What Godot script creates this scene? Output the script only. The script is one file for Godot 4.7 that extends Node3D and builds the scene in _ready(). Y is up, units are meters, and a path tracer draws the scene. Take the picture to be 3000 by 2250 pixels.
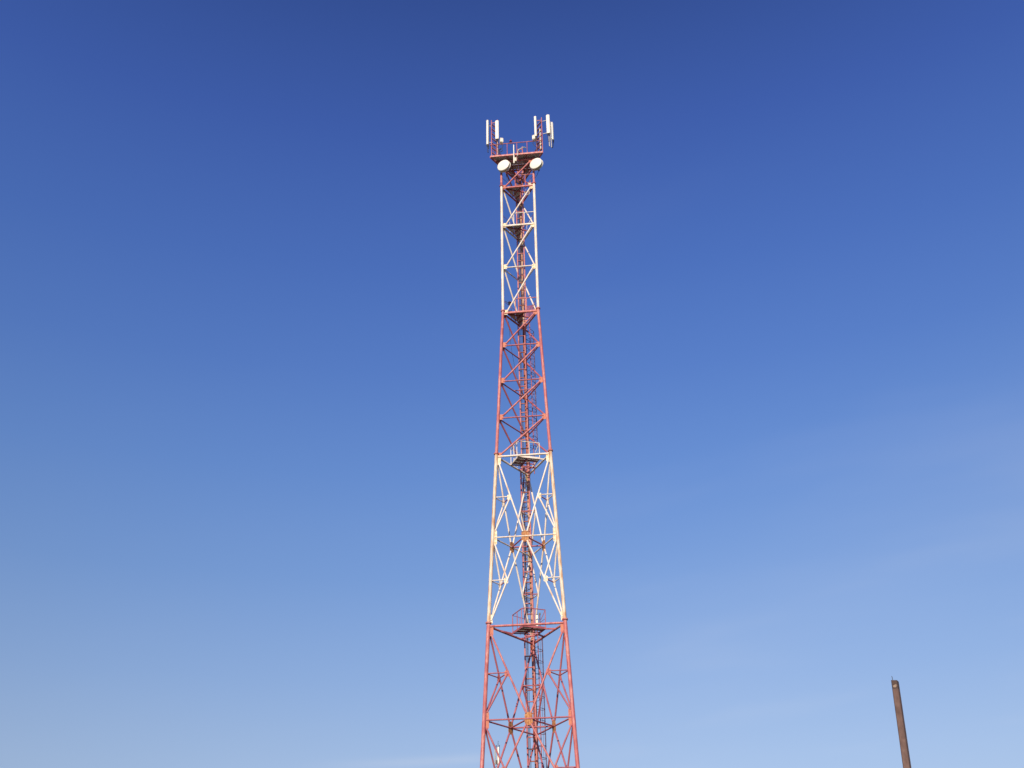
extends Node3D
# A tall three-legged red and white lattice mast against a clear evening sky, with a concrete post beside it and a far mast behind.

const AXIS := Vector3(0.757, 0.0, -60.0)          # foot of the lattice tower on the ground
const YAW := -0.10427                             # the tower's front face is turned a little
const TOP := 57.03                                # top of the legs
const HA := 54.25
const HB := 50.55
const HC := 46.74
const HD := 42.76
const HE := 40.02
const HF := 37.14
const HG := 34.30
const HH := 31.46
const HI := 25.87
const HJ := 20.29
const HK := 14.93
const HL := 9.57
const DECK := 57.12
const DECK_SIDE := 4.05

var tower_frame := Transform3D(Basis(Vector3.UP, YAW), AXIS)
var origin := Vector3.ZERO                        # what the coordinates of the thing in hand are counted from
var taken := {}
var M := {}
var unit_rod: Mesh
var unit_box: Mesh
var plates := {}

func _ready() -> void:
	make_camera_and_light()
	make_materials()
	make_unit_shapes()
	make_ground()
	make_tower()
	make_ladders()
	make_antennas()
	make_small_equipment()
	make_post()
	make_far_mast()

# ------------------------------------------------------------------ camera, sky, sun
func make_camera_and_light() -> void:
	var cam := Camera3D.new()
	cam.name = "camera"
	cam.fov = 2.0 * rad_to_deg(atan(1125.0 / 3022.74))
	cam.near = 0.1
	cam.far = 6000.0
	add_child(cam)
	cam.position = Vector3(0, 1.6, 0)
	var pitch := deg_to_rad(30.7944)
	var roll := deg_to_rad(-0.96262)
	var fwd := Vector3(0, sin(pitch), -cos(pitch))
	var up := Vector3(0, cos(pitch), sin(pitch))
	var right := Vector3.RIGHT
	var r2 := right * cos(roll) + up * sin(roll)
	var u2 := up * cos(roll) - right * sin(roll)
	cam.basis = Basis(r2, u2, -fwd)
	cam.current = true

	var sun := DirectionalLight3D.new()
	sun.name = "sun"
	var az := deg_to_rad(16.0)
	var el := deg_to_rad(27.0)
	var to_sun := Vector3(-sin(az) * cos(el), sin(el), cos(az) * cos(el))
	sun.light_energy = 1.6
	sun.light_color = Color(1.0, 0.92, 0.80)
	sun.light_angular_distance = 0.5
	sun.shadow_enabled = true
	add_child(sun)
	sun.look_at_from_position(to_sun * 100.0, Vector3.ZERO, Vector3.UP)

	var env := Environment.new()
	env.background_mode = Environment.BG_SKY
	env.tonemap_mode = Environment.TONE_MAPPER_LINEAR
	env.tonemap_exposure = 1.0
	env.sdfgi_enabled = true
	env.ssao_enabled = true
	env.ssil_enabled = true
	var sky := Sky.new()
	var pano := PanoramaSkyMaterial.new()
	pano.panorama = sky_picture(to_sun)
	sky.sky_material = pano
	env.sky = sky
	var we := WorldEnvironment.new()
	we.name = "world_environment"
	we.environment = env
	add_child(we)

func sky_picture(to_sun: Vector3) -> ImageTexture:
	# clear air whose colour goes with the height above the horizon, a pale glow round the sun, a few thin high veils
	var w := 2048
	var h := 1024
	# colours of the clear air by height, along the meridian to the north
	var steps := [[-90.0, 200, 210, 224], [0.0, 194, 209, 230], [6.0, 179, 202, 231], [10.4, 165, 192, 230], [14.7, 145, 177, 225], [20.0, 122, 159, 217], [25.6, 104, 143, 209],
		[31.3, 88, 126, 198], [36.9, 76, 112, 187], [44.3, 63, 94, 170], [51.2, 52, 79, 147], [65.0, 44, 66, 134], [90.0, 38, 56, 120]]
	var veil := FastNoiseLite.new()
	veil.seed = 11
	veil.frequency = 0.9
	veil.fractal_octaves = 4
	var out := PackedFloat32Array()
	out.resize(w * h * 3)
	var at := 0
	for row in h:
		var e := 90.0 - (row + 0.5) / h * 180.0
		var k := 0
		while k < steps.size() - 2 and e > steps[k + 1][0]:
			k += 1
		var t: float = clampf((e - steps[k][0]) / (steps[k + 1][0] - steps[k][0]), 0.0, 1.0)
		var c0 := Color8(steps[k][1], steps[k][2], steps[k][3]).srgb_to_linear()
		var c1 := Color8(steps[k + 1][1], steps[k + 1][2], steps[k + 1][3]).srgb_to_linear()
		var c := c0.lerp(c1, t)
		var ce := cos(deg_to_rad(e))
		var se := sin(deg_to_rad(e))
		var north := Vector3(0, se, -ce).dot(to_sun)
		for col in w:
			var a := wrapf((col + 0.5) / w * TAU, -PI, PI)
			var d := Vector3(sin(a) * ce, se, -cos(a) * ce)
			var turn := d.dot(to_sun)
			var glow := pow(maxf(turn, 0.0), 6.0) * 0.35
			var phase := (1.0 + turn * turn) / (1.0 + north * north)      # air scatters least light square to the sun
			var v := 0.0
			if e > 0.0:
				var s := 1.0 / (se + 0.12)
				var n := veil.get_noise_2d(d.x * s * 1.1 + 7.0, d.z * s * 2.3 - d.x * s * 0.9)
				v = smoothstep(0.0, 0.55, n) * 0.045 * (0.1 + 0.9 * smoothstep(-8.0, 14.0, rad_to_deg(a))) * clampf(1.0 - e / 48.0, 0.0, 1.0)
				# a thin streak low in the sky, as an old trail leaves
				var deg := rad_to_deg(a)
				var band := (e - (13.2 + 0.30 * deg)) / 4.6
				v += 0.06 * exp(-band * band) * smoothstep(-4.0, 12.0, deg) * (1.0 - smoothstep(40.0, 70.0, deg)) * (0.8 + 0.5 * n)
				var mid := 10.95 + 0.045 * deg
				v += 0.16 * exp(-pow((e - mid) / 0.2, 2.0)) * smoothstep(-13.0, -5.0, rad_to_deg(a)) * (1.0 - smoothstep(-3.0, 1.0, rad_to_deg(a)))
			v += glow
			out[at] = c.r * phase + (0.80 - c.r) * v
			out[at + 1] = c.g * phase + (0.80 - c.g) * v
			out[at + 2] = c.b * phase + (0.82 - c.b) * v
			at += 3
	return ImageTexture.create_from_image(Image.create_from_data(w, h, false, Image.FORMAT_RGBF, out.to_byte_array()))

# ------------------------------------------------------------------ materials
func mottled(seed_: int, freq: float, stops: Array, octaves := 4, warp := 0.0) -> ImageTexture:
	var n := FastNoiseLite.new()
	n.seed = seed_
	n.frequency = freq
	n.fractal_octaves = octaves
	if warp > 0.0:
		n.domain_warp_enabled = true
		n.domain_warp_amplitude = warp
	var grey := n.get_seamless_image(256, 256).get_data()
	var g := Gradient.new()
	var offs := PackedFloat32Array()
	var cols := PackedColorArray()
	for s in stops:
		offs.append(s[0])
		cols.append(Color(s[1], s[2], s[3]).linear_to_srgb())
	g.offsets = offs
	g.colors = cols
	var lut := []
	for k in 256:
		lut.append(g.sample(k / 255.0))
	var out := PackedByteArray()
	out.resize(256 * 256 * 3)
	for k in 256 * 256:
		var c: Color = lut[grey[k]]
		out[3 * k] = int(c.r * 255.0)
		out[3 * k + 1] = int(c.g * 255.0)
		out[3 * k + 2] = int(c.b * 255.0)
	return ImageTexture.create_from_image(Image.create_from_data(256, 256, false, Image.FORMAT_RGB8, out))

func surface(tex: Texture2D, scale: Vector3, rough: float, metal := 0.0) -> StandardMaterial3D:
	var m := StandardMaterial3D.new()
	m.albedo_texture = tex
	m.uv1_triplanar = true
	m.uv1_world_triplanar = true
	m.uv1_scale = scale
	m.roughness = rough
	m.metallic = metal
	return m

func plain(c: Color, rough: float, metal := 0.0) -> StandardMaterial3D:
	var m := StandardMaterial3D.new()
	m.albedo_color = c.linear_to_srgb()
	m.roughness = rough
	m.metallic = metal
	return m

func make_materials() -> void:
	M.red = surface(mottled(1, 0.012, [[0.0, 0.29, 0.065, 0.07], [0.3, 0.45, 0.115, 0.125], [0.5, 0.51, 0.145, 0.145], [0.72, 0.61, 0.29, 0.27], [0.85, 0.52, 0.16, 0.14], [1.0, 0.38, 0.17, 0.12]]), Vector3(0.9, 0.3, 0.9), 0.55)
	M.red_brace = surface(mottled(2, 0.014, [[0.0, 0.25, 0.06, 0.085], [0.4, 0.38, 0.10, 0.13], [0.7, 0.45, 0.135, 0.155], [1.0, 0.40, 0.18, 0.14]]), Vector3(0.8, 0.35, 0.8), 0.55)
	M.red_orange = surface(mottled(3, 0.016, [[0.0, 0.34, 0.085, 0.06], [0.45, 0.48, 0.14, 0.085], [0.8, 0.54, 0.18, 0.10], [1.0, 0.40, 0.14, 0.08]]), Vector3(1.2, 0.9, 1.2), 0.6)
	M.white = surface(mottled(4, 0.012, [[0.0, 0.46, 0.24, 0.13], [0.24, 0.68, 0.50, 0.37], [0.42, 0.77, 0.69, 0.61], [0.7, 0.82, 0.76, 0.71], [1.0, 0.78, 0.68, 0.58]]), Vector3(0.8, 0.28, 0.8), 0.5)
	M.white_stained = surface(mottled(5, 0.014, [[0.0, 0.36, 0.15, 0.07], [0.28, 0.58, 0.34, 0.19], [0.5, 0.70, 0.56, 0.42], [0.75, 0.76, 0.67, 0.57], [1.0, 0.60, 0.38, 0.22]]), Vector3(0.9, 0.22, 0.9), 0.55)
	M.white_plate = surface(mottled(6, 0.015, [[0.0, 0.42, 0.19, 0.07], [0.3, 0.66, 0.45, 0.23], [0.6, 0.77, 0.68, 0.48], [1.0, 0.82, 0.76, 0.62]]), Vector3(1.4, 1.0, 1.4), 0.55)
	M.rust = surface(mottled(7, 0.02, [[0.0, 0.12, 0.045, 0.025], [0.35, 0.34, 0.13, 0.05], [0.6, 0.46, 0.20, 0.07], [0.85, 0.54, 0.30, 0.15], [1.0, 0.32, 0.12, 0.06]], 5, 18.0), Vector3(1.1, 0.8, 1.1), 0.75)
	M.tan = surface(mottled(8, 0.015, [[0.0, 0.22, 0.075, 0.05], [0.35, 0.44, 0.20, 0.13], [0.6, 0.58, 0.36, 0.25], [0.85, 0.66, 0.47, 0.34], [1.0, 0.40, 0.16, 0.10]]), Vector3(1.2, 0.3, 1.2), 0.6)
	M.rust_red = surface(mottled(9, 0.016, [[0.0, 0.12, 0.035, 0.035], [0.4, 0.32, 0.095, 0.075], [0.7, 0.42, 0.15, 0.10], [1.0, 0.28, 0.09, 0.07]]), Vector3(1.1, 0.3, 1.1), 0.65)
	M.deck = surface(mottled(10, 0.03, [[0.0, 0.40, 0.37, 0.38], [0.5, 0.54, 0.49, 0.50], [1.0, 0.62, 0.56, 0.55]]), Vector3(1.0, 1.0, 1.0), 0.7)
	M.galvanised = surface(mottled(12, 0.03, [[0.0, 0.34, 0.33, 0.30], [0.5, 0.48, 0.47, 0.42], [1.0, 0.58, 0.56, 0.50]]), Vector3(2.0, 2.0, 2.0), 0.45, 0.35)
	M.radome = surface(mottled(13, 0.01, [[0.0, 0.78, 0.75, 0.66], [0.5, 0.85, 0.83, 0.76], [1.0, 0.88, 0.86, 0.80]]), Vector3(0.5, 0.3, 0.5), 0.4)
	M.grey_box = surface(mottled(14, 0.012, [[0.0, 0.50, 0.46, 0.36], [0.5, 0.62, 0.58, 0.47], [1.0, 0.68, 0.65, 0.55]]), Vector3(1.0, 1.0, 1.0), 0.5)
	M.cable = plain(Color(0.018, 0.018, 0.022), 0.5)
	M.feeder = plain(Color(0.06, 0.045, 0.045), 0.5)
	M.dark = plain(Color(0.035, 0.033, 0.04), 0.5)
	M.dark_red = plain(Color(0.16, 0.025, 0.025), 0.35)
	M.lamp_red = plain(Color(0.45, 0.02, 0.02), 0.15)
	M.concrete = surface(mottled(15, 0.02, [[0.0, 0.085, 0.05, 0.044], [0.4, 0.135, 0.082, 0.070], [0.7, 0.165, 0.102, 0.088], [1.0, 0.22, 0.15, 0.13]], 5), Vector3(1.6, 0.7, 1.6), 0.85)
	M.concrete_dark = surface(mottled(19, 0.03, [[0.0, 0.05, 0.033, 0.031], [0.5, 0.085, 0.055, 0.048], [1.0, 0.13, 0.09, 0.078]]), Vector3(3.0, 3.0, 3.0), 0.9)
	M.concrete_pale = surface(mottled(16, 0.03, [[0.0, 0.16, 0.11, 0.085], [0.5, 0.30, 0.22, 0.17], [1.0, 0.40, 0.31, 0.24]]), Vector3(4.0, 4.0, 4.0), 0.9)
	M.foundation = surface(mottled(17, 0.02, [[0.0, 0.26, 0.25, 0.23], [1.0, 0.40, 0.38, 0.35]]), Vector3(0.6, 0.6, 0.6), 0.9)
	M.earth = surface(mottled(18, 0.02, [[0.0, 0.035, 0.045, 0.02], [0.4, 0.065, 0.07, 0.035], [0.7, 0.09, 0.085, 0.05], [1.0, 0.14, 0.12, 0.075]], 5), Vector3(0.11, 0.11, 0.11), 0.95)

# ------------------------------------------------------------------ shapes and naming
func make_unit_shapes() -> void:
	var c := CylinderMesh.new()
	c.top_radius = 1.0
	c.bottom_radius = 1.0
	c.height = 1.0
	c.radial_segments = 14
	c.rings = 0
	unit_rod = c
	var b := BoxMesh.new()
	b.size = Vector3.ONE
	unit_box = b

func numbered(called: String) -> String:
	var n: int = taken.get(called, 0)
	taken[called] = n + 1
	return called if n == 0 else "%s_%03d" % [called, n]

func thing(called: String, label: String, category: String, at: Transform3D, group := "") -> Node3D:
	var o := Node3D.new()
	o.name = numbered(called)
	add_child(o)
	o.transform = at
	o.set_meta("label", label)
	o.set_meta("category", category)
	if group != "":
		o.set_meta("group", group)
	return o

func tower_thing(called: String, label: String, category: String, base: Vector3, group := "") -> Node3D:
	origin = base
	return thing(called, label, category, tower_frame * Transform3D(Basis.IDENTITY, base), group)

func put(parent: Node3D, called: String, mesh: Mesh, mat: Material, at := Transform3D.IDENTITY) -> MeshInstance3D:
	var o := MeshInstance3D.new()
	o.name = called
	o.mesh = mesh
	o.material_override = mat
	o.transform = at
	parent.add_child(o, true)
	return o

func between(a: Vector3, b: Vector3, r: float) -> Transform3D:
	var y := (b - a)
	var l := y.length()
	y /= l
	var x := y.cross(Vector3.FORWARD if absf(y.z) < 0.9 else Vector3.UP).normalized()
	var z := x.cross(y)
	return Transform3D(Basis(x * r, y * l, z * r), (a + b) * 0.5)

func rod(parent: Node3D, called: String, a: Vector3, b: Vector3, r: float, mat: Material) -> MeshInstance3D:
	return put(parent, called, unit_rod, mat, between(a - origin, b - origin, r))

func bar(parent: Node3D, called: String, a: Vector3, b: Vector3, wide: float, high: float, mat: Material, side := Vector3.ZERO) -> MeshInstance3D:
	# a flat bar from a to b; wide runs along side (level if none is given)
	return put(parent, called, unit_box, mat, bar_at(a - origin, b - origin, wide, high, side))

func bar_at(a: Vector3, b: Vector3, wide: float, high: float, side := Vector3.ZERO) -> Transform3D:
	var z := b - a
	var l := z.length()
	z /= l
	var x := (side if side != Vector3.ZERO else Vector3.UP.cross(z))
	if x.length() < 0.01:
		x = Vector3.RIGHT
	x = (x - z * x.dot(z)).normalized()
	var y := z.cross(x)
	return Transform3D(Basis(x * wide, y * high, z * l), (a + b) * 0.5)

func brick_box(parent: Node3D, called: String, centre: Vector3, size: Vector3, mat: Material, turn := 0.0) -> MeshInstance3D:
	return put(parent, called, unit_box, mat, Transform3D(Basis(Vector3.UP, turn) * Basis.from_scale(size), centre - origin))

func tri(st: SurfaceTool, a: Vector3, b: Vector3, c: Vector3, out: Vector3, normals := []) -> void:
	# one triangle whose front looks along out (fronts run clockwise)
	var v := [a, b, c]
	var n := normals.duplicate()
	if (b - a).cross(c - a).dot(out) > 0.0:
		v = [a, c, b]
		if n.size() == 3:
			n = [n[0], n[2], n[1]]
	for k in 3:
		if n.size() == 3:
			st.set_normal(n[k])
		elif n.size() == 1:
			st.set_normal(n[0])
		st.add_vertex(v[k])

func joined(pieces: Array) -> ArrayMesh:
	var st := SurfaceTool.new()
	st.begin(Mesh.PRIMITIVE_TRIANGLES)
	for p in pieces:
		st.append_from(p[0], 0, p[1])
	return st.commit()

func prism(outline: PackedVector2Array, thick: float) -> ArrayMesh:
	# an upright plate: the outline lies in x and y, the thickness along z
	var st := SurfaceTool.new()
	st.begin(Mesh.PRIMITIVE_TRIANGLES)
	var n := outline.size()
	var cut := Geometry2D.triangulate_polygon(outline)
	for s in [1.0, -1.0]:
		for k in range(0, cut.size(), 3):
			var o := []
			for j in 3:
				o.append(Vector3(outline[cut[k + j]].x, outline[cut[k + j]].y, s * thick * 0.5))
			tri(st, o[0], o[1], o[2], Vector3(0, 0, s), [Vector3(0, 0, s)])
	var turn := 0.0
	for k in n:
		turn += outline[k].cross(outline[(k + 1) % n])
	for k in n:
		var p := outline[k]
		var q := outline[(k + 1) % n]
		var d := (q - p).normalized()
		var nn := Vector3(d.y, -d.x, 0) * signf(turn)
		var c := [Vector3(p.x, p.y, -thick * 0.5), Vector3(q.x, q.y, -thick * 0.5), Vector3(q.x, q.y, thick * 0.5), Vector3(p.x, p.y, thick * 0.5)]
		tri(st, c[0], c[1], c[2], nn, [nn])
		tri(st, c[0], c[2], c[3], nn, [nn])
	return st.commit()

func plate_shape(wide: float, high: float, cut: float) -> ArrayMesh:
	var key := "%.3f %.3f %.3f" % [wide, high, cut]
	if not plates.has(key):
		var a := wide * 0.5
		var b := high * 0.5
		plates[key] = prism(PackedVector2Array([Vector2(-a + cut, -b), Vector2(a - cut, -b), Vector2(a, -b + cut), Vector2(a, b - cut), Vector2(a - cut, b), Vector2(-a + cut, b), Vector2(-a, b - cut), Vector2(-a, -b + cut)]), 0.018)
	return plates[key]

func sweep(points: Array, r: float, around := 8, closed := false) -> ArrayMesh:
	# a round pipe along the points
	var st := SurfaceTool.new()
	st.begin(Mesh.PRIMITIVE_TRIANGLES)
	var n := points.size()
	var prev := Vector3.ZERO
	var rings := []
	for k in n:
		var a: Vector3 = points[(k - 1 + n) % n] if closed else points[maxi(k - 1, 0)]
		var b: Vector3 = points[(k + 1) % n] if closed else points[mini(k + 1, n - 1)]
		var t := (b - a).normalized()
		var x := prev - t * prev.dot(t)
		if x.length() < 0.01:
			x = t.cross(Vector3.UP if absf(t.y) < 0.9 else Vector3.RIGHT)
		x = x.normalized()
		prev = x
		var y := t.cross(x)
		var ring := []
		for j in around:
			var w := TAU * j / around
			ring.append(x * cos(w) + y * sin(w))
		rings.append(ring)
	var last := n if closed else n - 1
	for k in last:
		var p: Vector3 = points[k]
		var q: Vector3 = points[(k + 1) % n]
		for j in around:
			var i := (j + 1) % around
			var n0: Vector3 = rings[k][j]
			var n1: Vector3 = rings[k][i]
			var n2: Vector3 = rings[(k + 1) % n][i]
			var n3: Vector3 = rings[(k + 1) % n][j]
			tri(st, p + n0 * r, p + n1 * r, q + n2 * r, n0 + n1, [n0, n1, n2])
			tri(st, p + n0 * r, q + n2 * r, q + n3 * r, n0 + n2, [n0, n2, n3])
	return st.commit()

func lathe(profile: Array, around := 40) -> ArrayMesh:
	# profile points (radius, z), turned about the z axis; flat shading along the profile where it bends sharply
	var st := SurfaceTool.new()
	st.begin(Mesh.PRIMITIVE_TRIANGLES)
	for k in profile.size() - 1:
		var p: Vector2 = profile[k]
		var q: Vector2 = profile[k + 1]
		var d := (q - p).normalized()
		var nr := -d.y
		var nz := d.x
		for j in around:
			var a0 := TAU * j / around
			var a1 := TAU * (j + 1) / around
			var f0 := Vector3(cos(a0), sin(a0), 0)
			var f1 := Vector3(cos(a1), sin(a1), 0)
			var back := Vector3(0, 0, 1)
			var m0 := (f0 * nr + back * nz).normalized()
			var m1 := (f1 * nr + back * nz).normalized()
			tri(st, f0 * p.x + back * p.y, f0 * q.x + back * q.y, f1 * q.x + back * q.y, m0 + m1, [m0, m0, m1])
			tri(st, f0 * p.x + back * p.y, f1 * q.x + back * q.y, f1 * p.x + back * p.y, m0 + m1, [m0, m1, m1])
	return st.commit()

func panel_body(wide: float, high: float, deep: float) -> ArrayMesh:
	# a tall radome: a rounded front, rounded shoulders above and below; stands on y = 0 and looks along z
	var outline := []
	var n := 12
	for k in n + 1:
		var a := PI * k / n
		outline.append(Vector2(cos(a) * wide * 0.5, sqrt(maxf(sin(a), 0.0)) * deep * 0.75))
	outline.append(Vector2(-wide * 0.46, -deep * 0.25))
	outline.append(Vector2(wide * 0.46, -deep * 0.25))
	var levels := [[0.0, 0.90], [0.02, 0.97], [0.05, 1.0], [high - 0.06, 1.0], [high - 0.025, 0.96], [high, 0.84]]
	var st := SurfaceTool.new()
	st.begin(Mesh.PRIMITIVE_TRIANGLES)
	st.set_smooth_group(0)
	var m := outline.size()
	for l in levels.size() - 1:
		for k in m:
			var p: Vector2 = outline[k]
			var q: Vector2 = outline[(k + 1) % m]
			var s0: float = levels[l][1]
			var s1: float = levels[l + 1][1]
			var y0: float = levels[l][0]
			var y1: float = levels[l + 1][0]
			var c := [Vector3(p.x * s0, y0, p.y * s0), Vector3(q.x * s0, y0, q.y * s0), Vector3(q.x * s1, y1, q.y * s1), Vector3(p.x * s1, y1, p.y * s1)]
			var out := Vector3(p.x + q.x, 0, p.y + q.y)
			tri(st, c[0], c[1], c[2], out)
			tri(st, c[0], c[2], c[3], out)
	st.set_smooth_group(-1)
	for e in [[0.0, 0.90, 1], [high, 0.84, -1]]:
		for k in range(1, m - 1):
			var v := []
			for q in [outline[0], outline[k], outline[k + 1]]:
				v.append(Vector3(q.x * e[1], e[0], q.y * e[1]))
			tri(st, v[0], v[1], v[2], Vector3(0, -e[2], 0))
	st.generate_normals()
	return st.commit()

# ------------------------------------------------------------------ the tower's geometry
func P(u: float, h: float, w: float) -> Vector3:
	return Vector3(u, h, -w)                      # u along the front face, h up, w back from the tower's axis

func side(h: float) -> float:
	return 2.47 if h >= HD else 2.47 + (HD - h) * 0.0898

func leg(k: int, h: float) -> Vector3:            # 0 front left, 1 front right, 2 rear
	var s := side(h)
	if k == 0:
		return P(-s * 0.5, h, -s * 0.28868)
	if k == 1:
		return P(s * 0.5, h, -s * 0.28868)
	return P(0, h, s * 0.57735)

func face_basis(k: int, h: float) -> Basis:
	# x along the face from leg k to the next, y up in the face, z out of it
	var a := leg(k, h)
	var b := leg((k + 1) % 3, h)
	var x := (b - a).normalized()
	var up := ((leg(k, h + 1.0) + leg((k + 1) % 3, h + 1.0)) - (a + b)).normalized()
	var z := x.cross(up).normalized()
	return Basis(x, z.cross(x), z)

func gusset(tower: Node3D, k: int, h: float, along: Vector3, wide: float, high: float, cut: float, mat: Material) -> void:
	var b := face_basis(k, h)
	put(tower, "gusset_plate", plate_shape(wide, high, cut), mat, Transform3D(b, along - origin))

# ------------------------------------------------------------------ ground
func make_ground() -> void:
	var p := PlaneMesh.new()
	p.size = Vector2(6000, 6000)
	var o := put(self, "ground", p, M.earth)
	o.set_meta("kind", "structure")
	o.set_meta("label", "flat grassy ground reaching to the horizon")

# ------------------------------------------------------------------ tower
func make_tower() -> void:
	var t := tower_thing("lattice_tower", "tall three-legged tubular lattice tower in faded red and white bands", "tower", Vector3.ZERO)
	var leg_r := {}
	var bands := [[0.0, HL + 0.2, M.white_stained, 0.125], [HL + 0.2, HJ + 0.2, M.red, 0.115], [HJ + 0.2, HH + 0.2, M.white_stained, 0.11], [HH + 0.2, HD + 0.2, M.red, 0.102], [HD + 0.2, HA + 0.2, M.white, 0.098], [HA + 0.2, TOP, M.red, 0.085]]
	for k in 3:
		for b in bands:
			var mat: Material = b[2]
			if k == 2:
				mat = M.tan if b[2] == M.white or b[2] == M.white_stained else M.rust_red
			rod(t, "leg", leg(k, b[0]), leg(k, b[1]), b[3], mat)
		for n in range(1, bands.size()):
			var h: float = bands[n][0]
			var up := (leg(k, h + 0.5) - leg(k, h - 0.5)).normalized()
			var at := leg(k, h)
			var r: float = bands[n - 1][3] * 1.55
			var lower: Material = bands[n - 1][2]
			var upper: Material = bands[n][2]
			var red: Material = upper if upper == M.red else lower
			rod(t, "flange", at - up * 0.042, at - up * 0.004, r, red)
			rod(t, "flange", at + up * 0.004, at + up * 0.042, r, red)
		brick_box(t, "foundation", leg(k, 0.0) + Vector3(0, 0.2, 0), Vector3(1.3, 0.4, 1.3), M.foundation)
	# zigzag panels with one slanting brace to a face
	var zig := [HH, HG, HF, HE, HD, HC, HB, HA, TOP - 0.18]
	for n in zig.size() - 1:
		var h0: float = zig[n]
		var h1: float = zig[n + 1]
		var white := h0 >= HD and h0 < HA
		for k in 3:
			var j := (k + 1) % 3
			var lo := leg(k, h0 + 0.16).lerp(leg(j, h0 + 0.16), 0.30 / side(h0))
			var hi := leg(k, h1 - 0.20).lerp(leg(j, h1 - 0.20), 1.0 - 0.30 / side(h1))
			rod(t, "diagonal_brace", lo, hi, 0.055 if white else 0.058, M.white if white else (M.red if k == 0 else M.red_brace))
			# plates: above the level on one leg, below the next level on the other
			var pm: Material = M.white_plate if white else M.red_orange
			var a := leg(k, h0 + 0.08)
			var b := leg(j, h0 + 0.08)
			gusset(t, k, h0, a.lerp(b, 0.21 / side(h0)), 0.28, 0.40, 0.06, M.white_plate if h0 >= HD and h0 < HA else M.red_orange)
			a = leg(k, h1 - 0.08)
			b = leg(j, h1 - 0.08)
			gusset(t, k, h1, a.lerp(b, 1.0 - 0.21 / side(h1)), 0.28, 0.42, 0.07, pm)
	for h in [HG, HF, HE, HC]:
		for k in 3:
			var j := (k + 1) % 3
			var f: float = 0.24 / side(h)
			rod(t, "horizontal_brace", leg(k, h).lerp(leg(j, h), f), leg(k, h).lerp(leg(j, h), 1.0 - f), 0.046, M.white if h == HC else M.red_brace)
	for h in [HL, HJ, HH, HD, HB, HA, TOP - 0.12]:
		for k in 3:
			var j := (k + 1) % 3
			var f: float = 0.11 / side(h)
			var m: Material = M.white if h == HH or h == HB else M.red
			rod(t, "horizontal_brace", leg(k, h).lerp(leg(j, h), f), leg(k, h).lerp(leg(j, h), 1.0 - f), 0.066, m)
	# wide panels: a large cross in each face, with short stiffening members
	for s in [[HJ, HI, HH, true], [HL, HK, HJ, false], [0.6, 5.1, HL, true]]:
		var hb: float = s[0]
		var hm: float = s[1]
		var ht: float = s[2]
		var white: bool = s[3]
		var main: Material = M.white if white else M.red
		var thin: Material = M.white if white else M.red_brace
		var centres := []
		var mids_hi := []
		var mids_lo := []
		for k in 3:
			var j := (k + 1) % 3
			var centre := (leg(k, hm) + leg(j, hm)) * 0.5
			centres.append(centre)
			var top_a := leg(k, ht - 0.45).lerp(leg(j, ht - 0.45), 0.17 / side(ht))
			var top_b := leg(j, ht - 0.45).lerp(leg(k, ht - 0.45), 0.17 / side(ht))
			var low_a := leg(k, hb + 0.35).lerp(leg(j, hb + 0.35), 0.15 / side(hb))
			var low_b := leg(j, hb + 0.35).lerp(leg(k, hb + 0.35), 0.15 / side(hb))
			var x := (leg(j, hm) - leg(k, hm)).normalized()
			var c_up_a := centre + Vector3(0, 0.30, 0) - x * 0.13
			var c_up_b := centre + Vector3(0, 0.30, 0) + x * 0.13
			var c_lo_a := centre - Vector3(0, 0.30, 0) - x * 0.13
			var c_lo_b := centre - Vector3(0, 0.30, 0) + x * 0.13
			for d in [[top_a, c_up_a], [top_b, c_up_b], [c_lo_a, low_a], [c_lo_b, low_b]]:
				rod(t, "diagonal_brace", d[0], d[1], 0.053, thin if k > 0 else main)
			gusset(t, k, hm, centre, 0.44, 0.72, 0.12, M.rust)
			var f := 0.10 / side(hm)
			rod(t, "horizontal_brace", leg(k, hm).lerp(leg(j, hm), f), leg(k, hm).lerp(leg(j, hm), 1.0 - f), 0.045, thin)
			# long plates along the legs
			var pm: Material = M.white_plate if white else M.red_orange
			for e in [[k, j], [j, k]]:
				var g := 0.17 / side(hm)
				gusset(t, k, hm, leg(e[0], hm).lerp(leg(e[1], hm), g), 0.20, 0.95, 0.05, pm)
				gusset(t, k, ht, leg(e[0], ht - 0.26).lerp(leg(e[1], ht - 0.26), 0.18 / side(ht)), 0.24, 0.66, 0.06, pm)
				gusset(t, k, hb, leg(e[0], hb + 0.42).lerp(leg(e[1], hb + 0.42), 0.14 / side(hb)), 0.17, 0.55, 0.05, pm)
			# quarter points of the slanting braces
			var ua := top_a.lerp(c_up_a, 0.5)
			var ub := top_b.lerp(c_up_b, 0.5)
			var la := low_a.lerp(c_lo_a, 0.5)
			var lb := low_b.lerp(c_lo_b, 0.5)
			mids_hi.append([ua, ub])
			mids_lo.append([la, lb])
			for q in [[ua, k, 1.0, j], [ub, j, 1.0, k], [la, k, -1.0, j], [lb, j, -1.0, k]]:
				var mid: Vector3 = q[0]
				rod(t, "stiffening_brace", leg(q[1], mid.y), mid, 0.034, thin)
				var foot := leg(q[1], hm + q[2] * 0.42).lerp(leg(q[3], hm + q[2] * 0.42), 0.14 / side(hm))
				rod(t, "stiffening_brace", mid, foot, 0.05, thin)
				var inward := (mid - leg(q[1], mid.y)).normalized()
				gusset(t, k, hm, mid - inward * 0.08 - Vector3(0, 0.05, 0), 0.25, 0.36, 0.045, M.red_orange if not white else M.white_plate)
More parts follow.
